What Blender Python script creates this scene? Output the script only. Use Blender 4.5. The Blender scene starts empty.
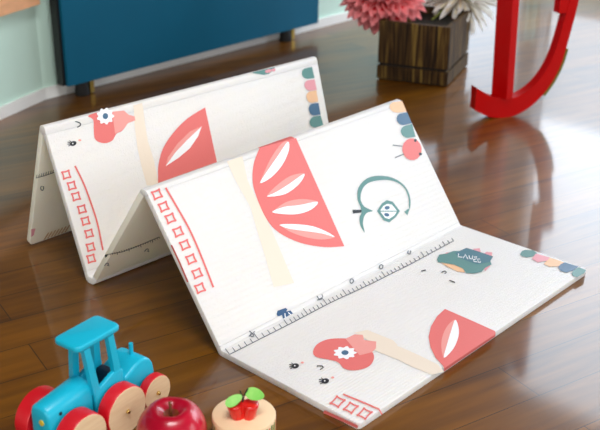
import bpy, bmesh, math, random
from mathutils import Vector, Matrix
random.seed(7)
scene = bpy.context.scene
COL = scene.collection

# ------------------------------------------------------------------ camera
F_PX = 1007.95
RM = Matrix(((0.6894074658970295, 0.2899029106734126, -0.6638325454122593),
             (-0.7243424170889152, 0.2844222176339289, -0.6280382670840894),
             (0.006738603061767023, 0.9138163406830069, 0.4060717753421119)))
CAM = Vector((-1.28492, -1.45952, 1.20615))
cd = bpy.data.cameras.new('camera'); cam = bpy.data.objects.new('camera', cd); COL.objects.link(cam)
cam.matrix_world = Matrix.Translation(CAM) @ RM.to_4x4()
cd.sensor_width = 36; cd.lens = F_PX / 600 * 36; cd.clip_start = .05
cd.dof.use_dof = True; cd.dof.focus_distance = 2.35; cd.dof.aperture_fstop = 4.2
scene.camera = cam

# ------------------------------------------------------------------ world, light, exposure
w = bpy.data.worlds.new('world'); scene.world = w; w.use_nodes = True
w.node_tree.nodes['Background'].inputs[0].default_value = (.80, .90, 1, 1)
w.node_tree.nodes['Background'].inputs[1].default_value = .4
vs = scene.view_settings
vs.view_transform = 'Standard'; vs.look = 'None'; vs.exposure = -0.26; vs.gamma = 1; vs.use_curve_mapping = False

def area(name, loc, target, sx, sy, power, col):
    l = bpy.data.lights.new(name, 'AREA'); l.shape = 'RECTANGLE'; l.size = sx; l.size_y = sy
    l.energy = power; l.color = col
    o = bpy.data.objects.new(name, l); COL.objects.link(o); o.location = loc
    o.rotation_euler = (Vector(target) - Vector(loc)).to_track_quat('-Z', 'Y').to_euler()
    return o
# daylight coming through the window openings, plus added fill lights
area('daylight_right_window', (4.68, -.35, 2.10), (0, -.35, 2.10), 4.5, 2.2, 235, (.80, .90, 1))
area('daylight_right_window_low', (4.68, -.35, .62), (0, -.35, .62), 4.5, .76, 30, (.76, .88, 1))
area('daylight_back_window', (3.98, 2.10, .62), (3.92, 0, .62), 1.30, 1.04, 14, (.72, .86, 1))
area('front_fill', (-1.3, -4.1, 1.25), (-.2, 0, .3), 3.2, 1.9, 62, (.97, .985, 1))  # added soft fill from behind the camera, its window is made up
area('daylight_right_front_window', (2.4, -4.1, 1.6), (0.4, 0, .1), 1.7, 1.7, 44, (.98, .99, 1))
area('left_fill', (-4.30, -1.9, 1.15), (0, -.4, .2), 2.2, 1.5, 68, (1, .98, .94))  # added fill to brighten the mat undersides, its window is made up
area('ceiling_fill', (-.6, -1.0, 3.3), (-.1, 0, 0), 1.4, 1.4, 122, (.99, .99, 1))  # added top fill for the flat mat panel, no lamp known there

# ------------------------------------------------------------------ helpers
def ray(x, y):
    return RM @ Vector(((x - 300) / F_PX, -(y - 215) / F_PX, -1))
def on_plane(x, y, o, n):
    d = ray(x, y); return CAM + d * ((Vector(o) - CAM).dot(n) / d.dot(n))
def un(x, y, z=0):
    return on_plane(x, y, (0, 0, z), Vector((0, 0, 1)))

def mat(name, col, rough=.5, metal=0, noise=0, nscale=30, bump=0, bscale=200, coat=0, spec=.5, detail=2, stretch=None, col2=None, sheen=0, sss=0):
    m = bpy.data.materials.new(name); m.use_nodes = True; nt = m.node_tree; b = nt.nodes['Principled BSDF']
    b.inputs['Base Color'].default_value = (*col, 1); b.inputs['Roughness'].default_value = rough
    b.inputs['Metallic'].default_value = metal; b.inputs['Coat Weight'].default_value = coat
    b.inputs['Coat Roughness'].default_value = .08
    b.inputs['Specular IOR Level'].default_value = spec
    tc = nt.nodes.new('ShaderNodeTexCoord'); mp = nt.nodes.new('ShaderNodeMapping')
    nt.links.new(tc.outputs['Object'], mp.inputs[0])
    if stretch: mp.inputs['Scale'].default_value = stretch
    if noise or col2:
        n = nt.nodes.new('ShaderNodeTexNoise'); n.inputs['Scale'].default_value = nscale; n.inputs['Detail'].default_value = detail
        nt.links.new(mp.outputs[0], n.inputs['Vector'])
        r = nt.nodes.new('ShaderNodeValToRGB'); r.color_ramp.elements[0].position = .3; r.color_ramp.elements[1].position = .7
        c2 = col2 or tuple(c * (1 - noise) for c in col)
        r.color_ramp.elements[0].color = (*c2, 1); r.color_ramp.elements[1].color = (*col, 1)
        nt.links.new(n.outputs['Fac'], r.inputs[0]); nt.links.new(r.outputs[0], b.inputs['Base Color'])
    if bump:
        n2 = nt.nodes.new('ShaderNodeTexNoise'); n2.inputs['Scale'].default_value = bscale
        nt.links.new(mp.outputs[0], n2.inputs['Vector'])
        bp = nt.nodes.new('ShaderNodeBump'); bp.inputs['Strength'].default_value = bump; bp.inputs['Distance'].default_value = .002
        nt.links.new(n2.outputs['Fac'], bp.inputs['Height']); nt.links.new(bp.outputs[0], b.inputs['Normal'])
    return m

def srgb(r, g, b):
    f = lambda c: ((c / 255 + .055) / 1.055) ** 2.4 if c / 255 > .04045 else c / 255 / 12.92
    return (f(r), f(g), f(b))

def link(name, bm, mats, parent=None, smooth=True, angle=35):
    bmesh.ops.recalc_face_normals(bm, faces=list(bm.faces))
    me = bpy.data.meshes.new(name); bm.to_mesh(me); bm.free()
    for m in (mats if isinstance(mats, (list, tuple)) else [mats]): me.materials.append(m)
    o = bpy.data.objects.new(name, me); COL.objects.link(o)
    if parent: o.parent = parent
    if smooth:
        for p in me.polygons: p.use_smooth = True
        try: me.set_sharp_from_angle(angle=math.radians(angle))
        except Exception: pass
    return o
def empty(name, loc, rz=0):
    o = bpy.data.objects.new(name, None); COL.objects.link(o); o.location = loc; o.rotation_euler = (0, 0, rz)
    o.empty_display_size = .05
    return o
def tag(o, label, cat, group=None):
    o['label'] = label; o['category'] = cat
    if group: o['group'] = group
    return o
def structure(o):
    o['kind'] = 'structure'; return o

def box(bm, lo, hi, mi=0, M=None):
    vs_ = [bm.verts.new(((lo, hi)[i][0], (lo, hi)[j][1], (lo, hi)[k][2])) for i in (0, 1) for j in (0, 1) for k in (0, 1)]
    fs = [(0, 1, 3, 2), (4, 6, 7, 5), (0, 4, 5, 1), (2, 3, 7, 6), (0, 2, 6, 4), (1, 5, 7, 3)]
    for f in fs:
        q = bm.faces.new([vs_[i] for i in f]); q.material_index = mi
    if M is not None:
        for v in vs_: v.co = M @ v.co
    return vs_
def bevel(bm, wd, seg=2, ang=30, geom=None):
    es = geom or [e for e in bm.edges if len(e.link_faces) == 2 and e.calc_face_angle(0) > math.radians(ang)]
    bmesh.ops.bevel(bm, geom=es, offset=wd, segments=seg, affect='EDGES', profile=.5, clamp_overlap=True)
def prism(bm, pts, fn, a, b, mi=0):
    """closed outline pts (2-D) mapped by fn(x, y, t) at t=a and t=b"""
    A = [bm.verts.new(fn(x, y, a)) for x, y in pts]; B = [bm.verts.new(fn(x, y, b)) for x, y in pts]
    n = len(pts)
    fs = [bm.faces.new(A[::-1]), bm.faces.new(B)]
    for i in range(n): fs.append(bm.faces.new((A[i], A[(i + 1) % n], B[(i + 1) % n], B[i])))
    for f in fs: f.material_index = mi
    return fs
def lathe(bm, prof, n=48, M=Matrix(), mi=0):
    rings = []
    for r, z in prof:
        if r < 1e-6: rings.append([bm.verts.new(M @ Vector((0, 0, z)))])
        else: rings.append([bm.verts.new(M @ Vector((r * math.cos(2 * math.pi * k / n), r * math.sin(2 * math.pi * k / n), z))) for k in range(n)])
    for a, b in zip(rings, rings[1:]):
        for k in range(n):
            l = (k + 1) % n
            if len(a) == 1 and len(b) == 1: continue
            if len(a) == 1: f = bm.faces.new((a[0], b[l], b[k]))
            elif len(b) == 1: f = bm.faces.new((a[k], a[l], b[0]))
            else: f = bm.faces.new((a[k], a[l], b[l], b[k]))
            f.material_index = mi
def tube(bm, pts, r, n=8, mi=0, r_end=None):
    pts = [Vector(p) for p in pts]; rings = []
    for i, p in enumerate(pts):
        d = (pts[min(i + 1, len(pts) - 1)] - pts[max(i - 1, 0)]).normalized()
        a = d.orthogonal().normalized() if not rings else (pa - d * pa.dot(d)).normalized()
        pa = a; b = d.cross(a)
        rr = r if r_end is None else r + (r_end - r) * i / (len(pts) - 1)
        rings.append([bm.verts.new(p + (a * math.cos(2 * math.pi * k / n) + b * math.sin(2 * math.pi * k / n)) * rr) for k in range(n)])
    for A, B in zip(rings, rings[1:]):
        for k in range(n):
            f = bm.faces.new((A[k], A[(k + 1) % n], B[(k + 1) % n], B[k])); f.material_index = mi
    f = bm.faces.new(rings[0][::-1]); f.material_index = mi
    f = bm.faces.new(rings[-1]); f.material_index = mi
def catmull(pts, n=5, closed=True):
    out = []; N = len(pts)
    for i in range(N if closed else N - 1):
        g = (lambda k: pts[k % N]) if closed else (lambda k: pts[max(0, min(N - 1, k))])
        p0, p1, p2, p3 = g(i - 1), g(i), g(i + 1), g(i + 2)
        for k in range(n):
            t = k / n
            out.append(tuple(.5 * (2 * b + (c - a) * t + (2 * a - 5 * b + 4 * c - d) * t * t + (-a + 3 * b - 3 * c + d) * t ** 3)
                             for a, b, c, d in zip(p0, p1, p2, p3)))
    if not closed: out.append(tuple(pts[-1]))
    return out

# ------------------------------------------------------------------ materials of the room
def floor_material():
    m = bpy.data.materials.new('lacquered_floorboards'); m.use_nodes = True; nt = m.node_tree; b = nt.nodes['Principled BSDF']
    L = nt.links.new
    tc = nt.nodes.new('ShaderNodeTexCoord'); mp = nt.nodes.new('ShaderNodeMapping')
    mp.inputs['Rotation'].default_value = (0, 0, math.radians(14.5)); mp.inputs['Location'].default_value = (.35, .477 + .0125, 0)
    L(tc.outputs['Object'], mp.inputs[0])
    br = nt.nodes.new('ShaderNodeTexBrick'); br.inputs['Scale'].default_value = 1
    br.inputs['Brick Width'].default_value = 1.35; br.inputs['Row Height'].default_value = .1265
    br.inputs['Mortar Size'].default_value = .0011; br.inputs['Mortar Smooth'].default_value = .2
    br.inputs['Color1'].default_value = (0, 0, 0, 1); br.inputs['Color2'].default_value = (1, 1, 1, 1); br.inputs['Mortar'].default_value = (.5, .5, .5, 1)
    br.offset = .37
    L(mp.outputs[0], br.inputs['Vector'])
    mp2 = nt.nodes.new('ShaderNodeMapping'); mp2.inputs['Scale'].default_value = (1.2, 14, 1); L(mp.outputs[0], mp2.inputs[0])
    n1 = nt.nodes.new('ShaderNodeTexNoise'); n1.inputs['Scale'].default_value = 2.2; n1.inputs['Detail'].default_value = 8; n1.inputs['Distortion'].default_value = .6
    L(mp2.outputs[0], n1.inputs['Vector'])
    n2 = nt.nodes.new('ShaderNodeTexNoise'); n2.inputs['Scale'].default_value = 2.4; n2.inputs['Detail'].default_value = 3; L(mp.outputs[0], n2.inputs['Vector'])
    mx = nt.nodes.new('ShaderNodeMix'); mx.data_type = 'FLOAT'; mx.inputs[0].default_value = .22
    L(n1.outputs['Fac'], mx.inputs[2]); L(br.outputs['Color'], mx.inputs[3])
    mx2 = nt.nodes.new('ShaderNodeMix'); mx2.data_type = 'FLOAT'; mx2.inputs[0].default_value = .35
    L(mx.outputs[0], mx2.inputs[2]); L(n2.outputs['Fac'], mx2.inputs[3])
    r = nt.nodes.new('ShaderNodeValToRGB'); e = r.color_ramp.elements
    e[0].position = .28; e[0].color = (*FLOOR_DARK, 1); e[1].position = .72; e[1].color = (*FLOOR_LIGHT, 1)
    L(mx2.outputs[0], r.inputs[0])
    mc = nt.nodes.new('ShaderNodeMix'); mc.data_type = 'RGBA'; L(br.outputs['Fac'], mc.inputs[0]); L(r.outputs[0], mc.inputs[6]); mc.inputs[7].default_value = (.012, .006, .003, 1)
    L(mc.outputs[2], b.inputs['Base Color'])
    b.inputs['Roughness'].default_value = .4; b.inputs['Specular IOR Level'].default_value = .3
    b.inputs['Coat Weight'].default_value = .62; b.inputs['Coat Roughness'].default_value = .085; b.inputs['Coat IOR'].default_value = 1.6
    bp = nt.nodes.new('ShaderNodeBump'); bp.inputs['Strength'].default_value = .08; bp.inputs['Distance'].default_value = .001
    L(n1.outputs['Fac'], bp.inputs['Height']); L(bp.outputs[0], b.inputs['Normal'])
    return m
FLOOR_DARK = (.050, .014, .001); FLOOR_LIGHT = (.27, .098, .002)
M_floor = floor_material()
M_wall = mat('pale_mint_paint', srgb(212, 242, 228), .7, noise=.04, nscale=3, bump=.1, bscale=300)
def dark_upper_wall():
    nt = M_wall.node_tree; b = nt.nodes['Principled BSDF']; src = b.inputs['Base Color'].links[0].from_socket
    tc = nt.nodes.new('ShaderNodeTexCoord'); sp = nt.nodes.new('ShaderNodeSeparateXYZ'); nt.links.new(tc.outputs['Object'], sp.inputs[0])
    g = nt.nodes.new('ShaderNodeMath'); g.operation = 'GREATER_THAN'; g.inputs[1].default_value = .47; nt.links.new(sp.outputs['Z'], g.inputs[0])
    mx = nt.nodes.new('ShaderNodeMix'); mx.data_type = 'RGBA'; nt.links.new(g.outputs[0], mx.inputs[0]); nt.links.new(src, mx.inputs[6]); mx.inputs[7].default_value = (.045, .02, .008, 1)
    nt.links.new(mx.outputs[2], b.inputs['Base Color'])
dark_upper_wall()          # mint dado below; unseen upper wall darkened to cut floor reflections
M_white = mat('white_skirting_paint', srgb(250, 250, 246), .5, noise=.04, nscale=8)
M_ceil = mat('ceiling_paint', (.12, .07, .04), .8, noise=.03, nscale=4)  # unseen ceiling, made dark brown to lower the bounced light
M_frame = mat('white_window_frame', (.7, .72, .72), .5, noise=.03, nscale=10)
M_peach = mat('peach_wood', srgb(240, 178, 130), .5, noise=.15, nscale=6, stretch=(1, 8, 8))

# ------------------------------------------------------------------ room shell
def quad_wall(name, a, b, z0, z1, holes, thick, m):
    """wall from a to b (2-D), thickness to the left of a->b, rectangular holes (s0,s1,z0,z1)"""
    a = Vector((*a, 0)); b = Vector((*b, 0)); d = (b - a); Ln = d.length; d.normalize(); n = Vector((-d.y, d.x, 0))
    bm = bmesh.new(); xs = sorted({0, Ln} | {h[0] for h in holes} | {h[1] for h in holes}); zs = sorted({z0, z1} | {h[2] for h in holes} | {h[3] for h in holes})
    M = Matrix(((d.x, n.x, 0, a.x), (d.y, n.y, 0, a.y), (0, 0, 1, 0), (0, 0, 0, 1)))
    for x0, x1 in zip(xs, xs[1:]):
        for q0, q1 in zip(zs, zs[1:]):
            cx, cz = (x0 + x1) / 2, (q0 + q1) / 2
            if any(h[0] < cx < h[1] and h[2] < cz < h[3] for h in holes): continue
            box(bm, (x0, 0, q0), (x1, thick, q1), 0, M)
    bmesh.ops.remove_doubles(bm, verts=bm.verts, dist=1e-5)
    seen = {}
    for f in list(bm.faces):
        k = tuple(sorted(v.index for v in f.verts)) if False else tuple(sorted((round(v.co.x, 4), round(v.co.y, 4), round(v.co.z, 4)) for v in f.verts))
        seen.setdefault(k, []).append(f)
    dead = [f for l in seen.values() if len(l) > 1 for f in l]
    bmesh.ops.delete(bm, geom=dead, context='FACES')
    return structure(link(name, bm, m, smooth=False)), M, Ln

wl0 = un(0, 118.5); corner = un(44, 98.9); wb1 = un(345, 20.5)
db = (wb1 - corner); db.z = 0; db.normalize()
dl = (corner - wl0); dl.z = 0; dl.normalize()
XR = 4.6
corner_r = corner + db * ((XR - corner.x) / db.x)
left_far = corner - dl * 5.2
H = 3.4
bm = bmesh.new(); box(bm, (-4.6, -4.4, -.05), (4.9, 2.5, 0)); structure(link('floor', bm, M_floor, smooth=False))
bm = bmesh.new(); box(bm, (-4.6, -4.4, H), (4.9, 2.5, H + .05)); structure(link('ceiling', bm, M_ceil, smooth=False))
Lb = (corner_r - corner).length
bw0, bw1 = Lb - 1.40, Lb - .04
_, MB, _ = quad_wall('wall_back', corner.xy, corner_r.xy, 0, H, [(bw0, bw1, .10, 1.14)], .12, M_wall)
_, ML, _ = quad_wall('wall_left', left_far.xy, corner.xy, 0, H, [], .12, M_wall)
_, MR, LR = quad_wall('wall_right', corner_r.xy, (XR, -4.4), 0, H, [(.04, 4.6, .20, 3.2)], .12, M_wall)
_, MF, _ = quad_wall('wall_front', (XR, -4.0), (left_far.x, -4.0), 0, H, [(1.3, 3.1, .75, 2.45), (4.25, 7.55, .3, 2.2)], .12, M_wall)
_, ML2, _ = quad_wall('wall_left_front', (left_far.x, -4.0), left_far.xy, 0, H, [(.9, 3.3, .35, 1.95)], .12, M_wall)  # unseen wall, added with an opening for the left fill light
def window(name, M, s0, s1, z0, z1, bars, rails=()):
    bm = bmesh.new(); t = .05
    for (a, b, c, d) in [(s0, s1, z0, z0 + t), (s0, s1, z1 - t, z1), (s0, s0 + t, z0 + t, z1 - t), (s1 - t, s1, z0 + t, z1 - t)]:
        box(bm, (a, .03, c), (b, .08, d), 0, M)
    for s in bars: box(bm, (s - .025, .03, z0 + t), (s + .025, .08, z1 - t), 0, M)
    structure(link(name, bm, M_frame, smooth=False))
window('window_1', MR, .04, 4.6, .20, 3.2, (1.6, 3.1))
window('window_2', MB, bw0, bw1, .10, 1.14, ())
window('window_3', MF, 1.3, 3.1, .75, 2.45, (2.2,))
window('fill_window_4', MF, 4.25, 7.55, .3, 2.2, (5.35, 6.45))  # unseen frame, added around the front fill light
window('fill_window_5', ML2, .9, 3.3, .35, 1.95, (2.1,))  # unseen frame, added around the left fill light
def skirting(name, M, s0, s1):
    bm = bmesh.new(); box(bm, (s0, -.012, 0), (s1, 0, .045), 0, M); bevel(bm, .003, 2)
    structure(link(name, bm, M_white))
skirting('baseboard_back', MB, .0, Lb); skirting('baseboard_left', ML, 0, 5.2); 
# peach wooden ledge along the left wall
bm = bmesh.new()
pa = on_plane(0, 12, corner, Vector((-dl.y, dl.x, 0)))
box(bm, (3.2, -.05, pa.z + .0), (5.17, 0.0, pa.z + .11), 0, ML); bevel(bm, .006, 2)
structure(link('trim_1', bm, M_peach))

# ------------------------------------------------------------------ blue cabinet on the back wall
def mb(px, py, d):
    """pixel -> (s, z) on plane d in front of the back wall"""
    n = MB.to_3x3() @ Vector((0, 1, 0)); P = on_plane(px, py, corner - n * d, n)
    q = MB.inverted() @ P; return q.x, q.z
s0, z0 = mb(66, 89.5, .10); s1, z1 = mb(318, 20.5, .10); zc = (z0 + z1) / 2
M_blue = mat('petrol_blue_lacquer', srgb(0, 92, 122), .5, spec=.25, noise=.06, nscale=5)
M_dark = mat('black_cabinet_edge', (.006, .007, .008), .5, noise=.2, nscale=20)
M_brass = mat('aged_brass', (.42, .28, .07), .35, metal=1, noise=.2, nscale=30)
M_black = mat('black_rubber', (.01, .01, .01), .6, noise=.2, nscale=40)
cab = empty('cabinet', MB @ Vector(((s0 + s1) / 2, -.05, 0)))
tag(cab, 'petrol blue low cabinet on short black feet against the mint wall', 'cabinet')
cab.rotation_euler = (0, 0, math.atan2(db.y, db.x))
hw = (s1 - s0) / 2
bm = bmesh.new(); box(bm, (-hw, -.035, zc), (hw, .006, .78)); bevel(bm, .004, 2); link('body', bm, M_dark, cab)
for a, b in ((-hw + .012, hw),):
    bm = bmesh.new(); box(bm, (a, -.052, zc - .001), (b, -.036, .78)); bevel(bm, .003, 2); link('front_panel', bm, M_blue, cab)
bm = bmesh.new(); box(bm, (-hw - .01, -.055, .781), (hw + .01, .034, .80)); bevel(bm, .004, 2); link('top', bm, M_blue, cab)
for px in (84, 288):
    sx, _ = mb(px, 80, .08); sx -= (s0 + s1) / 2
    f = None
    bm = bmesh.new(); lathe(bm, [(0, 0), (.028, 0), (.03, .006), (.024, zc - .002), (0, zc - .002)], 24, Matrix.Translation((sx, -.012, 0)))
    f = link('foot', bm, M_black, cab)
    bm = bmesh.new(); box(bm, (sx + .028, -.03, .004), (sx + .048, .0, zc - .002)); bevel(bm, .003, 2); link('foot_bracket', bm, M_brass, f)

# ------------------------------------------------------------------ planter with paper flowers
def wood_dark():
    m = bpy.data.materials.new('rough_dark_wood'); m.use_nodes = True; nt = m.node_tree; b = nt.nodes['Principled BSDF']; L = nt.links.new
    tc = nt.nodes.new('ShaderNodeTexCoord'); mp = nt.nodes.new('ShaderNodeMapping'); mp.inputs['Scale'].default_value = (46, 46, 2.5); L(tc.outputs['Object'], mp.inputs[0])
    n = nt.nodes.new('ShaderNodeTexNoise'); n.inputs['Scale'].default_value = 1.4; n.inputs['Detail'].default_value = 5; n.inputs['Distortion'].default_value = .8; L(mp.outputs[0], n.inputs['Vector'])
    r = nt.nodes.new('ShaderNodeValToRGB'); e = r.color_ramp.elements
    e[0].position = .36; e[0].color = (.014, .006, .002, 1); e[1].position = .72; e[1].color = (.27, .17, .035, 1)
    x = e.new(.52); x.color = (.07, .034, .008, 1)
    L(n.outputs['Fac'], r.inputs[0]); L(r.outputs[0], b.inputs['Base Color']); b.inputs['Roughness'].default_value = .6; b.inputs['Specular IOR Level'].default_value = .25
    bp = nt.nodes.new('ShaderNodeBump'); bp.inputs['Strength'].default_value = .6; bp.inputs['Distance'].default_value = .004
    L(n.outputs['Fac'], bp.inputs['Height']); L(bp.outputs[0], b.inputs['Normal'])
    return m
M_pot = wood_dark(); M_soil = mat('dark_moss', (.02, .02, .01), .9, noise=.5, nscale=60, bump=1, bscale=90)
c0 = un(447, 87.5); c1 = un(375, 79); c2 = un(471.5, 65)
ax = (c1 - c0); ay = (c2 - c0); yaw = math.atan2(-ax.x, ax.y)      # box turned so its faces follow the photo
side = .30; SX, SY = .18, .153; cp = c0 + Vector((math.cos(yaw), math.sin(yaw), 0)) * SX + Vector((-math.sin(yaw), math.cos(yaw), 0)) * SY
pot = empty('planter', cp, yaw); tag(pot, 'square dark brown rough-grained wooden planter box holding paper flowers', 'planter')
h2 = side / 2; ph = .25
def ring(z0, z1, o, t, m, nm):
    bm = bmesh.new()
    X_, Y_ = SX - o, SY - o
    for (a, b) in (((-X_, -Y_), (X_, -Y_ + t)), ((-X_, Y_ - t), (X_, Y_)), ((-X_, -Y_ + t), (-X_ + t, Y_ - t)), ((X_ - t, -Y_ + t), (X_, Y_ - t))):
        box(bm, (a[0], a[1], z0), (b[0], b[1], z1))
    bevel(bm, .003, 2); return link(nm, bm, m, pot)
ring(.006, .062, 0, .02, M_pot, 'base_band'); ring(.074, ph, .002, .02, M_pot, 'box_wall')
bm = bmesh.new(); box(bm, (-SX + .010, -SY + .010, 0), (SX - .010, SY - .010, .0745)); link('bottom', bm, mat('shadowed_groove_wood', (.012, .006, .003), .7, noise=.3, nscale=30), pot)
bm = bmesh.new(); box(bm, (-SX + .023, -SY + .023, .0747), (SX - .023, SY - .023, ph - .03)); link('filling', bm, M_soil, pot)

M_pink_in = mat('coral_red_paper', srgb(236, 34, 54), .7, noise=.25, nscale=25)
M_pink_tip = mat('pale_pink_paper', srgb(252, 150, 152), .7, noise=.15, nscale=25)
M_cream = mat('cream_paper', srgb(252, 240, 208), .75, noise=.12, nscale=30)
M_cream2 = mat('white_paper', srgb(242, 240, 232), .75, noise=.08, nscale=30)
M_green = mat('leaf_green_stem', srgb(120, 130, 40), .6, noise=.2, nscale=30)
def petal(bm, base, d, up, L, W, cup, curl, mi0, mi1, pointed=True):
    sd = d.cross(up).normalized(); up = sd.cross(d).normalized(); rows = []
    ts = (0, .2, .45, .7, .87, 1.0)
    wd = (.25, .62, .95, 1.0, .72, .12) if pointed else (.35, .5, .7, .95, 1.0, .6)
    for t, q in zip(ts, wd):
        c = base + d * (L * t) + up * (curl * L * t * t)
        rows.append([bm.verts.new(c + sd * (s * W * q / 2) + up * (cup * W * q * s * s)) for s in (-1, -.5, 0, .5, 1)])
    for i in range(5):
        for k in range(4):
            f = bm.faces.new((rows[i][k], rows[i][k + 1], rows[i + 1][k + 1], rows[i + 1][k]))
            f.material_index = mi1 if (i >= 3 or (k in (0, 3) and i >= 1)) else mi0
def bloom(center, R, axis, spec, mats, parent, name='petals'):
    bm = bmesh.new(); axis = Vector(axis).normalized(); e1 = axis.orthogonal().normalized(); e2 = axis.cross(e1)
    for th, n, L, W, cup, curl in spec:
        th = math.radians(th)
        for k in range(n):
            a = 2 * math.pi * (k + random.uniform(-.2, .2)) / n + th * 3; t = th + random.uniform(-.05, .05)
            d = axis * math.cos(t) + (e1 * math.cos(a) + e2 * math.sin(a)) * math.sin(t)
            tang = axis * -math.sin(t) + (e1 * math.cos(a) + e2 * math.sin(a)) * math.cos(t)
            petal(bm, d * (R * .12), d, -tang, L * R * random.uniform(.85, .98), W * R, cup, curl, 0, 1, spec[0][5] > -9)
    me = link(name, bm, mats, parent)
    mod = me.modifiers.new('thickness', 'SOLIDIFY'); mod.thickness = .0012; mod.offset = 0
    return me
def at_depth(x, y, dep): return CAM + ray(x, y) * dep
fwd = -(RM @ Vector((0, 0, 1)))
dep_pot = (cp - CAM).dot(fwd)
def flower(name, px, py, ddep, R, axis, spec, mats, label, cat, hide_center=None):
    c = at_depth(px, py, dep_pot + ddep); root = empty(name, c); tag(root, label, cat)
    bloom(c, R, axis, spec, mats, root)
    bm = bmesh.new(); lathe(bm, [(0, -R * .14), (R * .1, -R * .1), (R * .14, 0), (R * .1, R * .1), (0, R * .14)], 16); link('flower_center', bm, M_green, root)
    foot = Vector((cp.x * .75 + c.x * .25, cp.y * .75 + c.y * .25, ph - .035)) - c
    ins = Vector((max(-h2 + .07, min(h2 - .07, (c - cp).x)), max(-h2 + .07, min(h2 - .07, (c - cp).y)), 0)) * .6
    foot = Vector((cp.x + ins.x, cp.y + ins.y, ph - .03)) - c
    bm = bmesh.new(); tube(bm, [(0, 0, 0), foot * .5 + Vector((0, 0, .004)), foot], .005); link('stem', bm, M_green, root)
    return root
vf = -fwd
pinkspec = [(8, 6, .8, .26, .35, .1), (24, 12, .9, .28, .35, .05), (42, 18, .98, .3, .35, 0), (60, 24, 1.02, .31, .35, -.05), (78, 28, 1.04, .31, .35, -.08),
            (96, 28, 1.04, .31, .35, -.1), (114, 24, 1.0, .31, .35, -.1), (132, 18, .92, .31, .35, -.1)]
flower('paper_flower', 384, -4, -.07, .17, (-.3, -.3, .9), pinkspec, [M_pink_in, M_pink_tip],
       'large coral pink paper dahlia with layered petals at left of the planter', 'flower')
creamspec = [(12, 7, .75, .13, .4, .1), (32, 12, .9, .14, .4, .05), (52, 16, 1.0, .15, .4, 0), (72, 19, 1.04, .155, .4, -.05), (92, 20, 1.06, .16, .4, -.1), (110, 18, 1.04, .16, .4, -.1), (128, 14, 1.0, .16, .4, -.1)]
flower('paper_flower', 461, -4, .06, .165, (.1, -.4, .85), creamspec, [M_cream, M_cream2],
       'cream white paper flower with long narrow petals at the right of the planter', 'flower')

# ------------------------------------------------------------------ rocking chair
M_red = mat('glossy_red_paint', srgb(200, 4, 6), .35, noise=.06, nscale=12, coat=.05, spec=.2)
M_olive = mat('olive_felt_strip', srgb(120, 110, 25), .6, noise=.2, nscale=60)
rk = un(497, 115.5); th = math.radians(-30)
chair = empty('rocking_chair', rk, th); tag(chair, 'glossy red wooden rocking chair with curved runner behind the play mat', 'chair')
bot = catmull([(-.110, .040), (-.082, .024), (-.045, .007), (0, 0), (.045, .001), (.085, .013), (.128, .038), (.170, .078), (.205, .128), (.232, .188), (.246, .25), (.258, .315), (.272, .40), (.285, .50)], 3, False)
top = catmull([(-.110, .126), (-.082, .108), (-.045, .088), (0, .078), (.045, .076), (.080, .086), (.112, .104), (.145, .134), (.174, .176), (.196, .226), (.210, .28), (.222, .34), (.236, .42), (.250, .51)], 3, False)
def runner(yo):
    bm = bmesh.new(); prism(bm, bot + top[::-1], lambda x, y, t: Vector((x, t + yo, y)), -.03, .014); bevel(bm, .005, 2, 50)
    r = link('runner', bm, M_red, chair)
    bm = bmesh.new(); nb = [(x, z) for x, z in bot if .165 < x < .25]
    off = []
    for i, (x, z) in enumerate(nb):
        a = nb[max(0, i - 1)]; b = nb[min(len(nb) - 1, i + 1)]; d = Vector((b[0] - a[0], b[1] - a[1])).normalized(); off.append((x + d.y * .012, z - d.x * .012))
    prism(bm, nb + off[::-1], lambda x, y, t: Vector((x, t + yo, y)), -.028, .012); link('felt_strip', bm, M_olive, r)
CW = .92
for yo in (0, CW):
    runner(yo)
    bm = bmesh.new(); box(bm, (-.018, -.038, .0), (.018, .036, .90)); bevel(bm, .004, 2)
    bmesh.ops.transform(bm, matrix=Matrix.Translation((.006, yo - .013, .0775)) @ Matrix.Rotation(math.radians(-3.2), 4, 'X') @ Matrix.Rotation(math.radians(22), 4, 'Z'), verts=bm.verts); link('leg', bm, M_red, chair)
    bm = bmesh.new(); box(bm, (.200, yo - .028, .385), (.236, yo + .012, 1.2)); bevel(bm, .004, 2); link('leg', bm, M_red, chair)
    bm = bmesh.new(); box(bm, (-.06, yo - .02, .961), (.198, yo + .06, .985)); bevel(bm, .006, 2); link('armrest', bm, M_red, chair)
bm = bmesh.new(); box(bm, (-.02, .045, .64), (.198, CW - .03, .67)); bevel(bm, .006, 2); link('seat', bm, M_red, chair)
bm = bmesh.new(); box(bm, (.205, .013, .75), (.230, CW - .029, 1.16)); bevel(bm, .006, 2); link('backrest', bm, M_red, chair)

# ------------------------------------------------------------------ folding play mat
T = .016
def V3(*a): return Vector(a)
A = V3(-.0011, -.007, T); B = V3(.0025, -.4066, T); C = V3(.9346, -.3929, T); D = V3(.9307, .0061, T)
E = V3(-.0071, .2392, .3155 + T); Fp = V3(.9283, .2447, .3224 + T); I = V3(-.0128, .6265, .3799 + T); J = V3(.9453, .6034, .3768 + T)
def planar(a, d, e, f):
    u = (d - a).normalized(); ve = (e - a) - u * (e - a).dot(u); vf_ = (f - a) - u * (f - a).dot(u)
    w_ = (ve.normalized() + vf_.normalized()).normalized()
    return [a + u * (p - a).dot(u) + w_ * ((p - a).dot(w_)) for p in (e, f)]
E.y -= .008; Fp.y -= .012; Fp.z += .002; I.y -= .016; J.y -= .018
E, Fp = planar(A, D, E, Fp)
def outer_bottom(px, py): return un(px, py, 0)
gl = un(91.5, 282); G = V3(0.0, gl.y, .0190); Hh = V3(.9385, gl.y + .004, .0190)
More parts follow.
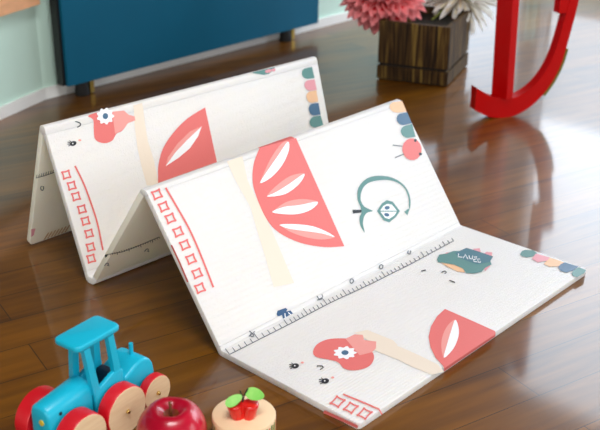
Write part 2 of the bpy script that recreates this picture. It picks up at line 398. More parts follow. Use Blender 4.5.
u = (J - I); nn = (G - I).cross(u).normalized()
Hh = Hh - nn * ((Hh - G).dot(nn)); Hh.z = G.z
kl = un(31, 245); K = V3(.0087, kl.y, .014); Kr = V3(.9480, kl.y - .01, .014)
Lp = [B, A, E, G, I, K]; Rp = [C, D, Fp, Hh, J, Kr]
sign = [1, -1, 1, -1, 1]       # fold 1..4 : valley, ridge, valley, ridge

M_mat = bpy.data.materials.new('embossed_cream_film'); M_mat.use_nodes = True
def mat_film(m):
    nt = m.node_tree; b = nt.nodes['Principled BSDF']; L = nt.links.new
    tc = nt.nodes.new('ShaderNodeTexCoord'); mp = nt.nodes.new('ShaderNodeMapping'); mp.inputs['Scale'].default_value = (1, 1, 1); L(tc.outputs['Object'], mp.inputs[0])
    n = nt.nodes.new('ShaderNodeTexNoise'); n.inputs['Scale'].default_value = 3; n.inputs['Detail'].default_value = 3; L(mp.outputs[0], n.inputs['Vector'])
    r = nt.nodes.new('ShaderNodeValToRGB'); r.color_ramp.elements[0].color = (*srgb(237, 232, 226), 1); r.color_ramp.elements[1].color = (*srgb(242, 240, 238), 1)
    L(n.outputs['Fac'], r.inputs[0]); L(r.outputs[0], b.inputs['Base Color'])
    v = nt.nodes.new('ShaderNodeTexWave'); v.inputs['Scale'].default_value = 38; v.inputs['Distortion'].default_value = 3; v.inputs['Detail'].default_value = 3; v.inputs['Detail Scale'].default_value = 6
    v.bands_direction = 'Y'; L(mp.outputs[0], v.inputs['Vector'])
    n2 = nt.nodes.new('ShaderNodeTexNoise'); n2.inputs['Scale'].default_value = 170; L(mp.outputs[0], n2.inputs['Vector'])
    mx = nt.nodes.new('ShaderNodeMix'); mx.data_type = 'FLOAT'; mx.inputs[0].default_value = .38; L(v.outputs['Fac'], mx.inputs[2]); L(n2.outputs['Fac'], mx.inputs[3])
    bp = nt.nodes.new('ShaderNodeBump'); bp.inputs['Strength'].default_value = .55; bp.inputs['Distance'].default_value = .0018
    L(mx.outputs[0], bp.inputs['Height']); L(bp.outputs[0], b.inputs['Normal'])
    b.inputs['Roughness'].default_value = .6; b.inputs['Specular IOR Level'].default_value = .25
mat_film(M_mat)
INK = {}
def ink(n, c):
    INK[n] = mat(n + '_print', c, .45, bump=.15, bscale=170)
for n, c in dict(coral=srgb(232, 116, 112), rose=srgb(242, 160, 152), red=srgb(232, 100, 104), teal=srgb(92, 142, 138), slate=srgb(66, 106, 138), peach=srgb(242, 194, 150),
                 sand=srgb(240, 225, 206), white=srgb(250, 250, 252), black=srgb(30, 34, 40), grey=srgb(96, 100, 108), navy=srgb(44, 84, 124), pink=srgb(232, 158, 168), tan=srgb(206, 164, 122), dteal=srgb(74, 122, 136), mist=srgb(241, 240, 240)).items(): ink(n, c)
INKN = list(INK)
MATS = [M_mat] + [INK[n] for n in INKN]

class Face:
    """one flat printable side of the mat"""
    def __init__(s, o, n, bm): s.o, s.n, s.bm, s.k = o, n.normalized(), bm, 0
    def p(s, x, y, h=0): return on_plane(x, y, s.o, s.n) + s.n * h
    def poly(s, pts, c, layer=1, smooth=0, fn=None):
        if smooth: pts = catmull(pts, smooth)
        s.k += 1; h = .0003 * layer + .000004 * s.k + .0002
        vs_ = [s.bm.verts.new(s.p(x, y, h)) for x, y in pts]
        try: f = s.bm.faces.new(vs_)
        except Exception: return
        f.material_index = 1 + INKN.index(c); f.normal_update()
        if f.normal.dot(s.n) < 0: f.normal_flip()
        f.tag = True
    def line(s, pts, wd, c, layer=2, smooth=0, taper=0):
        if smooth: pts = catmull(pts, smooth, False)
        Lf, Rt = [], []
        n = len(pts)
        for i, (x, y) in enumerate(pts):
            a = pts[max(0, i - 1)]; b = pts[min(n - 1, i + 1)]; dx, dy = b[0] - a[0], b[1] - a[1]; q = math.hypot(dx, dy) or 1
            w_ = wd / 2 * (1 - taper * abs(2 * i / (n - 1) - 1))
            Lf.append((x - dy / q * w_, y + dx / q * w_)); Rt.append((x + dy / q * w_, y - dx / q * w_))
        for i in range(n - 1): s.poly([Lf[i], Lf[i + 1], Rt[i + 1], Rt[i]], c, layer)
    def dot(s, x, y, rx, ry, c, layer=2, ang=0, n=16):
        a = math.radians(ang)
        s.poly([(x + rx * math.cos(t) * math.cos(a) - ry * math.sin(t) * math.sin(a), y + rx * math.cos(t) * math.sin(a) + ry * math.sin(t) * math.cos(a)) for t in [2 * math.pi * k / n for k in range(n)]], c, layer)
    def square(s, x, y, e1, e2, wd, c='coral'):
        """open square: two half vectors in pixels"""
        P = [(x - e1[0] - e2[0], y - e1[1] - e2[1]), (x + e1[0] - e2[0], y + e1[1] - e2[1]), (x + e1[0] + e2[0], y + e1[1] + e2[1]), (x - e1[0] + e2[0], y - e1[1] + e2[1])]
        for i in range(4):
            a, b = P[i], P[(i + 1) % 4]; q = .12
            s.line([(a[0] - (b[0] - a[0]) * q, a[1] - (b[1] - a[1]) * q), ((a[0] + b[0]) / 2 + (x - (a[0] + b[0]) / 2) * .12, (a[1] + b[1]) / 2 + (y - (a[1] + b[1]) / 2) * .12), (b[0] + (b[0] - a[0]) * q, b[1] + (b[1] - a[1]) * q)], wd, c, 2)
    def bug(s, x, y, k=1.0, a=0):
        s.dot(x, y, 3.6 * k, 2.5 * k, 'black', 2, a)
        for dx, dy in ((-6, -1.6), (-6, .8), (-5, 2.8), (-4, -3)): s.line([(x, y), (x + dx * k, y + dy * k)], .8 * k, 'black', 2)
        s.dot(x - .5, y, .7, .7, 'white', 3); s.dot(x + 7 * k, y - 3.4 * k, 1.6 * k, 1, 'rose', 1)

mat_root = empty('play_mat', A - Vector((0, 0, T))); MI = mat_root.matrix_world.copy(); MI = Matrix.Translation(mat_root.location).inverted()
tag(mat_root, 'cream folding play mat printed with fruit, standing in a zigzag on the floor', 'play mat')

def fold_points(P, i):
    """fold i (1..4): outer vertex, inner vertex directions"""
    return P[i], (P[i - 1] - P[i]).normalized(), (P[i + 1] - P[i]).normalized()
def yz(v): return Vector((0, v.y, v.z))
WR, WG = .018, .014          # flat width of a ridge cap and of the standing valley
def inter(p, d, q, e):
    den = d.y * e.z - d.z * e.y; t = ((q.y - p.y) * e.z - (q.z - p.z) * e.y) / den
    return p + d * t
def rounded(path, r, N=5):
    out = [path[0]]
    for k in range(1, len(path) - 1):
        p, v, q = path[k - 1], path[k], path[k + 1]; ra = min(r, (p - v).length * .48, 9); rb = min(r, (q - v).length * .48)
        a = v + (p - v).normalized() * ra; b = v + (q - v).normalized() * rb
        for j_ in range(N + 1):
            t = j_ / N; out.append(a * (1 - t) ** 2 + v * 2 * t * (1 - t) + b * t * t)
    return out + [path[-1]]
def prof(P):
    """for one side of the mat: cross-section corners of the five panels and outlines of the four folds"""
    Pa, Pb = list(P), list(P)
    for i in (2, 4): Pb[i] = P[i] + Vector((0, WR, 0))
    Pa[3] = P[3] - Vector((0, WG, 0))
    n, dd = [], []
    for i in range(5):
        d = yz(Pa[i + 1] - Pb[i]).normalized(); dd.append(d); n.append(Vector((0, -d.z, d.y)))
    S1, S2 = [0] * 6, [0] * 6; X = [None] * 6
    for i in range(1, 5):
        d1, d2 = -dd[i - 1], dd[i]
        p, q = Pa[i] - n[i - 1] * T, Pb[i] - n[i] * T
        if i in (2, 4):
            X[i] = inter(p, d1, q, d2); S1[i] = max(0, (X[i] - p).dot(d1)) + .003; S2[i] = max(0, (X[i] - q).dot(d2)) + .003
            S1[i] = max(S1[i], .011); S2[i] = max(S2[i], .011)
        elif i == 1: X[i] = inter(p, d1, q, d2); S1[i] = S2[i] = .009
        else: S1[i] = S2[i] = .012
    panels = []
    for i in range(5):
        L_ = Pb[i] + dd[i] * S2[i]; R_ = Pa[i + 1] - dd[i] * S1[i + 1]
        panels.append([L_, R_, R_ - n[i] * T, L_ - n[i] * T])
    fs = []; g = -.0001
    for i in range(1, 5):
        d1, d2 = -dd[i - 1], dd[i]
        a = Pa[i] + d1 * (S1[i] - g); b = Pb[i] + d2 * (S2[i] - g); a2 = a - n[i - 1] * T; b2 = b - n[i] * T
        if i in (2, 4): fs.append(rounded([a, Pa[i], Pb[i], b], .007) + [b2, X[i], a2])
        elif i == 1: fs.append([a, Pa[i], b] + rounded([b2, X[i], a2], .006))
        else:
            ca = a2 - d1 * (a2.z / d1.z); cb = b2 - d2 * (b2.z / d2.z)
            fs.append([a, Pa[i], Pb[i], b] + rounded([b2, cb, ca, a2], .012))
    return panels, fs, n
pl, fl, nl = prof(Lp); pr, fr, nr = prof(Rp)
def bridge(bm, Lc, Rc, n=2):
    rows = [[bm.verts.new(MI @ l.lerp(r, k / n)) for l, r in zip(Lc, Rc)] for k in range(n + 1)]
    N = len(Lc)
    for a, b in zip(rows, rows[1:]):
        for k in range(N): bm.faces.new((a[k], b[k], b[(k + 1) % N], a[(k + 1) % N]))
    bm.faces.new(rows[0]); bm.faces.new(rows[-1][::-1])
    bmesh.ops.recalc_face_normals(bm, faces=bm.faces)

faces = {}
class Rel(Face):
    def p(s, x, y, h=0): return MI @ (on_plane(x, y, s.o, s.n) + s.n * h)
panel_bms = []
for i in range(5):
    bm = bmesh.new(); bridge(bm, pl[i], pr[i], 1)
    # rounded free corners
    def vert_edges(pt_top, pt_bot):
        a, b = MI @ pt_top, MI @ pt_bot
        return [e for e in bm.edges if {tuple(round(c, 5) for c in v.co) for v in e.verts} == {tuple(round(c, 5) for c in a), tuple(round(c, 5) for c in b)}]
    es = []
    if i == 0: es = vert_edges(pl[0][0], pl[0][3]) + vert_edges(pr[0][0], pr[0][3])
    if i == 4: es = vert_edges(pl[4][1], pl[4][2]) + vert_edges(pr[4][1], pr[4][2])
    if es: bmesh.ops.bevel(bm, geom=es, offset=.012, segments=5, affect='EDGES', profile=.5)
    bevel(bm, .0015, 3, 40)
    panel_bms.append(bm)
fold_bms = []
for j in range(4):
    bm = bmesh.new(); bridge(bm, fl[j], fr[j], 1)
    es = [e for e in bm.edges if len(e.link_faces) == 2 and e.calc_face_angle(0) > math.radians(60)]
    bevel(bm, .0016, 2, 60, es)
    fold_bms.append(bm)

N1 = V3(0, 0, 1)
N2 = (Fp - A).cross(E - A).normalized(); N2 = N2 if N2.y < 0 else -N2
N4 = (J - G).cross(I - G).normalized(); N4 = N4 if N4.y < 0 else -N4
E3, F3 = E + V3(0, WR, 0), Fp + V3(0, WR, 0); I5 = I + V3(0, WR, 0); G3 = G - V3(0, WG, 0)
N3 = (F3 - E3).cross(G3 - E3).normalized(); N3 = N3 if N3.y < 0 else -N3      # hidden side of the falling panel, facing the camera
N5 = (J - I).cross(K - I5).normalized(); N5 = N5 if N5.y < 0 else -N5
f1 = Rel(A, N1, panel_bms[0]); f2 = Rel(A, N2, panel_bms[1]); f4 = Rel(G, N4, panel_bms[3])
f3 = Rel(E3 + N3 * T, N3, panel_bms[2]); f5 = Rel(I5 + N5 * T, N5, panel_bms[4])
f1f = Rel(A, N1, fold_bms[0]); f2f = Rel(A, N2, fold_bms[0])
def cr(pts, ox, oy, s): return [(ox + x / s, oy + y / s) for x, y in pts]

# --- the rising front panel (2)
f2.poly(cr([(80, 55), (105, 110), (150, 190), (170, 260), (195, 340), (220, 430)], 200, 143, 2.985) + [(274, 287), (294, 283)] + cr([(250, 345), (215, 262), (185, 200), (142, 112), (126, 40)], 200, 143, 2.985), 'sand', 0)
w2 = cr([(185, 60), (345, 418), (280, 421), (200, 407), (130, 374), (90, 332), (60, 270), (42, 210), (44, 150), (60, 103), (66, 92)], 240, 120, 3.31)
f2.poly([w2[0], w2[1]] + catmull(w2[1:], 4, False)[1:], 'coral', 1)
for sl, sh in (([(157, 72), (161, 100), (140, 148), (103, 190), (66, 209), (90, 168), (125, 118)], [(157, 72), (135, 80), (100, 130), (68, 200), (66, 209), (90, 168), (125, 118)]),
               ([(212, 178), (195, 212), (148, 246), (88, 254), (120, 238), (160, 213)], [(212, 178), (165, 186), (115, 222), (88, 254), (120, 238), (160, 213)]),
               ([(256, 271), (235, 297), (180, 313), (106, 306), (145, 288), (195, 282)], [(256, 271), (205, 262), (150, 273), (106, 306), (145, 288), (195, 282)]),
               ([(130, 347), (180, 345), (240, 352), (290, 372), (312, 388), (270, 376), (200, 366), (160, 360)], [(130, 347), (160, 360), (200, 366), (270, 376), (312, 388), (270, 396), (215, 388), (165, 370)])):
    f2.poly(cr(sh, 240, 120, 3.31), 'rose', 2, 4); f2.poly(cr(sl, 240, 120, 3.31), 'white', 3, 4)
sq = cr([(60, 52), (84, 96), (108, 138), (136, 186), (160, 233), (182, 284), (204, 335), (214, 388)], 140, 180, 3.583)
for x, y in sq: f2.square(x, y, (3.7, -1.5), (1.5, 3.6), 1.7)
f2.line(cr([(91, 28), (130, 95), (175, 175), (215, 265), (262, 385)], 140, 180, 3.583), 1.9, 'coral', 2, 4)
# green apple half
o7 = lambda P: cr(P, 350, 170, 6.143)
f2.poly(catmull(o7([(90, 388), (62, 340), (58, 290), (69, 265), (64, 230), (45, 180), (47, 120), (75, 75), (120, 45), (180, 36), (250, 45), (310, 76), (350, 120), (370, 180), (368, 235)]), 4, False)
        + o7([(362, 235)]) + catmull(o7([(360, 215), (358, 172), (335, 115), (290, 78), (230, 62), (160, 66), (105, 84), (72, 125), (64, 180), (82, 220), (110, 238), (138, 253), (105, 262), (84, 290), (78, 330)]), 4, False), 'teal', 1)
f2.poly(o7([(332, 257), (355, 240), (368, 235), (356, 262), (352, 280)]), 'teal', 1)
f2.poly(o7([(14, 245), (68, 245), (68, 262), (16, 268)]), 'black', 2)
f2.poly(o7([(165, 253), (195, 205), (225, 186), (262, 196), (305, 253), (280, 290), (240, 322), (205, 310)]), 'teal', 1)
f2.poly(o7([(182, 253), (203, 222), (228, 208), (256, 214), (288, 253), (270, 281), (238, 302), (213, 294)]), 'white', 2)
f2.dot(*o7([(226, 233)])[0], 2.6, 1.9, 'slate', 3, -10); f2.dot(*o7([(224, 276)])[0], 2.6, 1.8, 'slate', 3, 15)
f2.line(o7([(180, 254), (290, 254)]), 1, 'teal', 3)
# caterpillar
def pill(f, TR, BR, BL, TL, c, layer=1):
    P = [TR, BR]
    def lerp(a, b, t): return (a[0] + (b[0] - a[0]) * t, a[1] + (b[1] - a[1]) * t)
    for k in range(9):
        t = k / 8 * math.pi / 2; P.append(lerp(lerp(BL, BR, .42 * (1 - math.sin(t))), lerp(BL, TL, .42 * (1 - math.cos(t))) if False else BL, 0) if False else
            (BL[0] + (BR[0] - BL[0]) * .45 * (1 - math.sin(t)) + (TL[0] - BL[0]) * .5 * (1 - math.cos(t)), BL[1] + (BR[1] - BL[1]) * .45 * (1 - math.sin(t)) + (TL[1] - BL[1]) * .5 * (1 - math.cos(t))))
    for k in range(9):
        t = k / 8 * math.pi / 2; P.append((TL[0] + (TR[0] - TL[0]) * .45 * (1 - math.cos(t)) + (BL[0] - TL[0]) * .5 * (1 - math.sin(t)), TL[1] + (TR[1] - TL[1]) * .45 * (1 - math.cos(t)) + (BL[1] - TL[1]) * .5 * (1 - math.sin(t))))
    f.poly(P, c, layer)
q7 = lambda P: cr(P, 340, 90, 3.583)
pill(f2, *q7([(222, 40), (238, 78), (184, 84), (172, 46)]), 'peach'); pill(f2, *q7([(240, 80), (257, 120), (208, 130), (198, 88)]), 'slate')
pill(f2, *q7([(258, 122), (270, 168), (224, 174), (212, 134)]), 'teal')
f2.dot(*q7([(257, 213)])[0], 9.7, 11, 'coral', 2, -10); f2.dot(*q7([(269, 181)])[0], 1.5, 1.5, 'black', 3); f2.dot(*q7([(287, 230)])[0], 1.5, 1.5, 'black', 3)
f2.line(q7([(188, 198), (222, 202)]), .9, 'grey'); f2.line(q7([(196, 243), (228, 230)]), .9, 'grey')
# red line on the left edge of this panel
f2s = Rel(A, (E - A).cross(-N2), panel_bms[1])
if f2s.n.x > 0: f2s.n = -f2s.n
f2s.line([(171.5, 245), (180, 263), (188, 282)], 1.6, 'coral', 1)

# --- ruler along the front fold (on the flat panel, beside the fold)
rb = [(229.5, 354.6), (290, 324), (330, 303), (371, 284), (410, 264.5), (453.5, 241)]
Lr = 52
def rp(t):
    k = t * (len(rb) - 1); i = min(int(k), len(rb) - 2); q = k - i
    return (rb[i][0] + (rb[i + 1][0] - rb[i][0]) * q, rb[i][1] + (rb[i + 1][1] - rb[i][1]) * q)
f1.line(rb, .8, 'grey', 1)
for k in range(Lr + 1):
    x, y = rp(k / Lr); hgt = 6.6 if k % 10 == 5 else (5.6 if k % 5 == 0 else 3.9)
    s_ = 1 - .35 * k / Lr; f1.line([(x, y), (x - hgt * s_ * .75, y - hgt * s_)], .75, 'grey', 2)
# marks on the riser just above the fold (upside-down figures)
def ring_mark(f, x, y, rx, ry, c='grey', open_=0, wd=.9):
    f.line([(x + rx * math.cos(t), y + ry * math.sin(t)) for t in [math.radians(open_ + k * (360 - open_ * 2) / 12 - 90) for k in range(13)]], wd, c, 2)
for fm in (f2, f1):      # the figures straddle the fold line
    fm.line([(249, 331), (252, 333.5), (254.5, 331.5)], .9, 'grey'); ring_mark(fm, 252, 335.5, 1.8, 1.5); fm.line([(249, 337), (251, 333)], .9, 'grey')
    fm.line([(316.5, 296), (318.5, 299), (321, 299), (322.5, 296.5), (321.5, 294.5)], .9, 'grey'); fm.line([(317, 300.5), (323, 299)], .9, 'grey')
    ring_mark(fm, 351.5, 281.3, 1.9, 2.3); ring_mark(fm, 381, 267, 1.9, 2.1); ring_mark(fm, 409, 252.5, 1.6, 1.9, open_=30)
f2.poly(cr([(285, 212), (290, 190), (340, 172), (350, 180), (345, 195), (370, 188), (388, 210), (385, 225), (368, 228), (360, 215), (350, 240), (325, 245), (318, 215), (300, 222), (290, 222)], 230, 280, 6.143), 'navy', 1)
f2.line(cr([(335, 205), (338, 235)], 230, 280, 6.143), .9, 'white', 2); f2.line(cr([(355, 200), (372, 215)], 230, 280, 6.143), .9, 'white', 2)

# --- flat front panel (1)
o3 = lambda P: cr(P, 270, 320, 3.907)
f1.poly([(375, 341), (388, 343), (402, 348), (420, 356), (438, 365), (444, 372), (432, 375), (414, 368), (398, 360), (380, 353), (371, 349)], 'sand', 1)
f1.poly(o3([(330, 50), (380, 40), (430, 60), (480, 80), (500, 100), (440, 110), (400, 90)]), 'sand', 1)
f1.poly(o3([(295, 75), (330, 58), (362, 60), (368, 80), (415, 86), (414, 112), (398, 128), (350, 140)]), 'rose', 2)
f1.poly(o3([(168, 127), (183, 97), (225, 77), (280, 73), (330, 78), (370, 100), (402, 130), (404, 160), (380, 186), (330, 198), (290, 191), (265, 166), (225, 155), (182, 146)]), 'coral', 1, 4)
def daisy(f, x, y, rx, ry, n=9):
    P = []
    for k in range(n * 6):
        t = 2 * math.pi * k / (n * 6); q = 1 + .13 * math.cos(n * t); P.append((x + rx * q * math.cos(t), y + ry * q * math.sin(t)))
    f.poly(P, 'white', 3); f.dot(x, y, rx * .34, ry * .4, 'slate', 4)
daisy(f1, *o3([(293, 130)])[0], 10.6, 5.9)
f1.bug(*o3([(99, 181)])[0], 1.0, -10); f1.bug(*o3([(216, 240)])[0], 1.05, -10)
f1.line(o3([(183, 182), (200, 181), (208, 187), (196, 196)]), 1, 'black', 2, 3)
f1.line([(343, 394.7), (361, 402), (378.8, 409.6), (382, 415)], 1.6, 'coral', 2)
for x, y in ((337.6, 402.2), (350.8, 408.3), (364.6, 414.2)): f1.square(x, y, (3.9, 1.9), (3.2, -3.4), 1.5)
o6 = lambda P: cr(P, 410, 300, 4.3)
f1.poly(o6([(150, 40), (260, 88), (365, 135), (368, 148)]) + o6([(255, 223), (146, 296)]) + o6([(142, 285), (110, 250), (88, 205), (80, 160), (90, 115), (116, 72)]), 'coral', 1)
f1.poly(catmull(o6([(194, 87), (208, 118), (208, 160), (186, 213), (145, 252), (160, 190), (178, 130)]), 3), 'white', 3)
f1.poly(catmull(o6([(194, 87), (165, 108), (142, 150), (134, 200), (145, 252), (160, 190), (178, 130)]), 3), 'rose', 2)
o4 = lambda P: cr(P, 400, 230, 4.3)
for P, c, l in (([(308, 90), (318, 82), (342, 80), (348, 100)], 'pink', 1), ([(362, 102), (372, 95), (396, 98), (395, 116)], 'pink', 1), ([(360, 165), (380, 148), (388, 156), (366, 178)], 'pink', 1),
                ([(190, 106), (200, 98), (222, 97), (220, 108)], 'pink', 1), ([(178, 143), (270, 158), (278, 184), (248, 180), (205, 160)], 'peach', 1),
                ([(159, 128), (168, 108), (200, 103), (230, 92), (270, 92), (280, 82), (322, 90), (398, 115), (388, 135), (394, 150), (366, 165), (350, 182), (318, 189), (285, 187), (270, 168), (230, 150), (185, 143), (164, 140)], 'teal', 2),
                ([(236, 102), (285, 79), (322, 90), (400, 116), (386, 140), (330, 150), (262, 125)], 'dteal', 3)): f1.poly(o4(P), c, l)
for P in ([(252, 104), (250, 118), (268, 120)], [(272, 124), (280, 108), (292, 128)], [(296, 112), (300, 126), (310, 128), (312, 114)], [(318, 120), (330, 118), (326, 128), (316, 130), (318, 138), (330, 140)], [(344, 128), (334, 128), (336, 142), (346, 142), (344, 136)]):
    f1.line(o4(P), .8, 'white', 4)
f1.line(o4([(92, 178), (112, 174)]), 1, 'black'); f1.line(o4([(178, 184), (192, 178), (200, 184), (192, 190)]), 1, 'black'); f1.line(o4([(212, 218), (236, 228)]), 1, 'black')
o5 = lambda P: cr(P, 500, 230, 6)
pts5 = {'teal': [(120, 148), (132, 128), (150, 121), (200, 124), (224, 142), (200, 160), (160, 166), (132, 160)], 'pink': [(190, 175), (215, 144), (300, 168), (288, 186), (225, 196)],
        'peach': [(262, 205), (300, 169), (385, 196), (352, 220), (295, 222)], 'slate': [(348, 226), (362, 208), (388, 196), (472, 222), (436, 246), (400, 258), (365, 250)]}
for c, P in pts5.items(): f1.poly(o5(P), c, 1)
f1.poly(o5([(430, 262), (442, 244), (474, 226), (516, 242), (505, 262), (462, 286), (438, 278)]), 'teal', 1)
# wraps over the front edge
def edge_wrap(xa, ya, xb, yb, c, za=.0115, zb=.003, h=.0006, rev=False):
    n = (C - B).cross(V3(0, 0, 1)).normalized(); n = n if n.y < 0 else -n
    pa, pb = on_plane(xa, ya, B, n), on_plane(xb, yb, B, n)
    bm = panel_bms[0]; ins = -n * .0035
    rows = []
    for dz, off in ((T + .0004, ins), (T - .0008, -n * .0005), (T - .003, n * h), (zb, n * h)):
        rows.append([bm.verts.new(MI @ (Vector((q.x, q.y, 0)) + off + V3(0, 0, dz))) for q in (pa, pb)])
    for a, b in zip(rows, rows[1:]):
        f = bm.faces.new((a[0], a[1], b[1], b[0])); f.material_index = 1 + INKN.index(c); f.normal_update()
        if f.normal.dot(n + V3(0, 0, 1)) < 0: f.normal_flip()
edge_wrap(444, 368, 495, 336.5, 'coral')
# left edge strip
n_l = V3(-1, 0, 0)
fs = Rel(A + V3(.0, 0, 0), n_l, panel_bms[0])
fs.line([(324, 411.5), (344, 420.5), (358, 427)], 3, 'coral', 1)

# --- second riser (4)
o1 = lambda P: cr(P, 20, 50, 3.583)
f4.poly(cr([(56, 66), (60, 85), (62, 150), (75, 250), (90, 320), (115, 410), (168, 410), (145, 300), (120, 220), (108, 150), (100, 85), (95, 56)], 120, 90, 4.3), 'sand', 0)
f4.poly(o1([(330, 221), (372, 217), (388, 232), (410, 238), (413, 252), (386, 262), (370, 285), (340, 300)]), 'rose', 2)
f4.poly(o1([(243, 236), (285, 222), (335, 221), (360, 226), (375, 240), (380, 265), (365, 290), (345, 300), (330, 325), (300, 334), (270, 322), (264, 292), (262, 250)]), 'coral', 1, 3)
daisy(f4, *o1([(305, 237)])[0], 8.0, 7.6)
f4.line(o1([(197, 256), (213, 261), (216, 270), (204, 277)]), 1, 'black', 2, 3)
f4.bug(*o1([(190, 335)])[0], .95, -20)
sq4 = cr([(63, 77), (84, 120), (101, 162), (124, 212), (138, 258), (152, 307), (158, 360), (160, 405)], 50, 155, 3.91)
for x, y in sq4: f4.square(x, y, (3.4, -.9), (.9, 3.4), 1.6)
f4.line(cr([(97, 43), (130, 110), (160, 190), (185, 270), (206, 372)], 50, 155, 3.91), 1.7, 'coral', 2, 4)
o55 = lambda P: cr(P, 120, 90, 4.3)
f4.poly(o55([(365, 75), (416, 310), (163, 400)]) + catmull(o55([(163, 375), (165, 320), (185, 250), (230, 182), (290, 122), (365, 75)]), 4, False)[:-1], 'coral', 1)
f4.poly(o55([(350, 156), (335, 198), (300, 250), (250, 292), (195, 328), (235, 270), (290, 212)]), 'white', 3)
f4.poly(o55([(350, 156), (300, 178), (245, 232), (205, 290), (195, 328), (235, 270), (290, 212)]), 'rose', 2)
q6 = lambda P: cr(P, 210, 50, 4.615)
f4.poly(q6([(192, 104), (240, 92), (297, 79), (297, 90), (270, 111), (245, 115), (210, 109)]), 'teal', 1); f4.dot(*q6([(268, 97)])[0], 3.4, 1.8, 'pink', 2, -15); f4.dot(*q6([(292, 92)])[0], 2, 1.6, 'pink', 2)
for q in ((103, 120), (130, 113)): f4.dot(*q6([q])[0], .8, .6, 'black', 2)
for TR, BR, BL, TL, c in (((470, 78), (482, 130), (428, 136), (418, 88), 'teal'), ((482, 136), (492, 184), (440, 190), (431, 142), 'pink'), ((490, 186), (499, 238), (450, 248), (440, 194), 'peach'),
                          ((500, 244), (510, 298), (460, 306), (451, 250), 'slate'), ((510, 302), (524, 350), (460, 362), (458, 310), 'teal')):
    pill(f4, *q6([TR, BR, BL, TL]), c)
# --- camera-facing undersides of the falling panels (3 and 5): ruler scale and stripes
o8 = lambda P: cr(P, 80, 220, 6)
f3.line(o8([(150, 208), (255, 190), (370, 145), (475, 100)]), .6, 'grey', 2)
for k in range(24):
    t = k / 23; x = 150 + 325 * t; y = 208 - 108 * t - 8 * math.sin(t * math.pi) * -1
    f3.line(o8([(x, y), (x + 3, y + (16 if k % 5 == 0 else 9))]), .6, 'black', 2)
for (x, y) in ((160, 265), (400, 180)): f3.line(o8([(x - 14, y + 8), (x - 4, y - 6), (x + 8, y - 8), (x + 12, y), (x, y + 4), (x + 14, y + 8)]), .8, 'grey', 2)
f3.dot(*o8([(155, 213)])[0], 1.2, 1.2, 'black', 2)
p5 = lambda P: cr(P, 0, 143, 2.985)
f5.line(p5([(106, 104), (130, 98), (176, 82)]), .7, 'grey', 2)
for k in range(10): f5.line(p5([(108 + 7 * k, 103 - 2 * k), (110 + 7 * k, 94 - 2 * k)]), .6, 'grey', 2)
ring_mark(f5, 42, 188, 1.5, 2.2, open_=20)
f5.poly(cr([(95, 250), (132, 244), (118, 300), (96, 318)], 20, 200, 8.6), 'pink', 1)
for k in range(7):
    x = 205 + 30 * k; y = 342 - 11 * k
    f5.line(cr([(x, y), (x + 40, y - 62)], 20, 200, 8.6), 1.0, 'tan', 2)
for x in range(-4, 10):
    pass

# melon wrapping over the ridge: same arc as the fold, a hair outside it
def on_ridge(xa, ya, xb, yb, c):
    bmf = fold_bms[1]
    def uu(x, y): return on_plane(x, y, E, N2)
    dL = (Fp - E).length
    ta = (uu(xa, ya) - E).dot((Fp - E).normalized()) / dL; tb = (uu(xb, yb) - E).dot((Fp - E).normalized()) / dL
    k = 10; La, Ra = fl[1][:k + 1], fr[1][:k + 1]
    mid = E + N2 * 0
    rows = []
    for l, r in zip(La, Ra):
        rows.append([l.lerp(r, ta), l.lerp(r, tb)])
    cen = (E - V3(0, 0, .02)).lerp(Fp - V3(0, 0, .02), (ta + tb) / 2)
    vv = []
    for a, b in rows:
        o = (a + b) / 2 - cen; o.x = 0; o.normalize(); vv.append([bmf.verts.new(MI @ (a + o * .0009)), bmf.verts.new(MI @ (b + o * .0009))])
    for a, b in zip(vv, vv[1:]):
        f = bmf.faces.new((a[0], a[1], b[1], b[0])); f.material_index = 1 + INKN.index(c); f.normal_update()
        if f.normal.dot(Vector((0, -.3, 1))) < 0: f.normal_flip()
on_ridge(262.5, 150.5, 295.5, 140, 'coral')

def link_raw(name, bm, mats, parent):
    me = bpy.data.meshes.new(name); bm.to_mesh(me); bm.free()
    for m in mats: me.materials.append(m)
    o = bpy.data.objects.new(name, me); COL.objects.link(o); o.parent = parent
    for p in me.polygons: p.use_smooth = True
    me.set_sharp_from_angle(angle=math.radians(38))
    return o
M_back = mat('cream_backing_film', srgb(252, 246, 228), .6, noise=.03, nscale=4, bump=.2, bscale=120)
for m_ in (M_mat, M_back):
    b_ = m_.node_tree.nodes['Principled BSDF']; b_.inputs['Subsurface Weight'].default_value = .3; b_.inputs['Subsurface Radius'].default_value = (1, .8, .55); b_.inputs['Subsurface Scale'].default_value = .02
for i, bm in enumerate(panel_bms): link_raw('panel', bm, ([M_back] if i in (2, 4) else [M_mat]) + MATS[1:], mat_root)
for i, bm in enumerate(fold_bms): link_raw('fold', bm, MATS, mat_root)

# ------------------------------------------------------------------ toy tractor
hd = math.radians(8); RX = Vector((math.cos(hd), math.sin(hd), 0)); NX = Vector((math.sin(hd), -math.cos(hd), 0))
wc = un(127.5, 410, .055)                       # outer face centre of the near big wheel
org = Vector((wc.x, wc.y, 0)) - NX * .07
tr = empty('toy_tractor', org, hd); tag(tr, 'turquoise wooden toy tractor with red-rimmed wheels in the bottom left corner', 'toy tractor')
M_cyan = mat('turquoise_paint', srgb(10, 186, 216), .4, noise=.05, nscale=20, coat=.1)
M_wred = mat('red_toy_paint', srgb(214, 18, 34), .4, noise=.08, nscale=20)
M_wood = mat('pale_beech_wood', srgb(244, 212, 170), .5, col2=srgb(236, 200, 156), nscale=6, stretch=(3, 3, 30))
M_hub = mat('brass_hub', (.75, .55, .2), .25, metal=1, noise=.1, nscale=50)
M_yel = mat('yellow_dot_paint', srgb(226, 190, 60), .5, noise=.05, nscale=50)
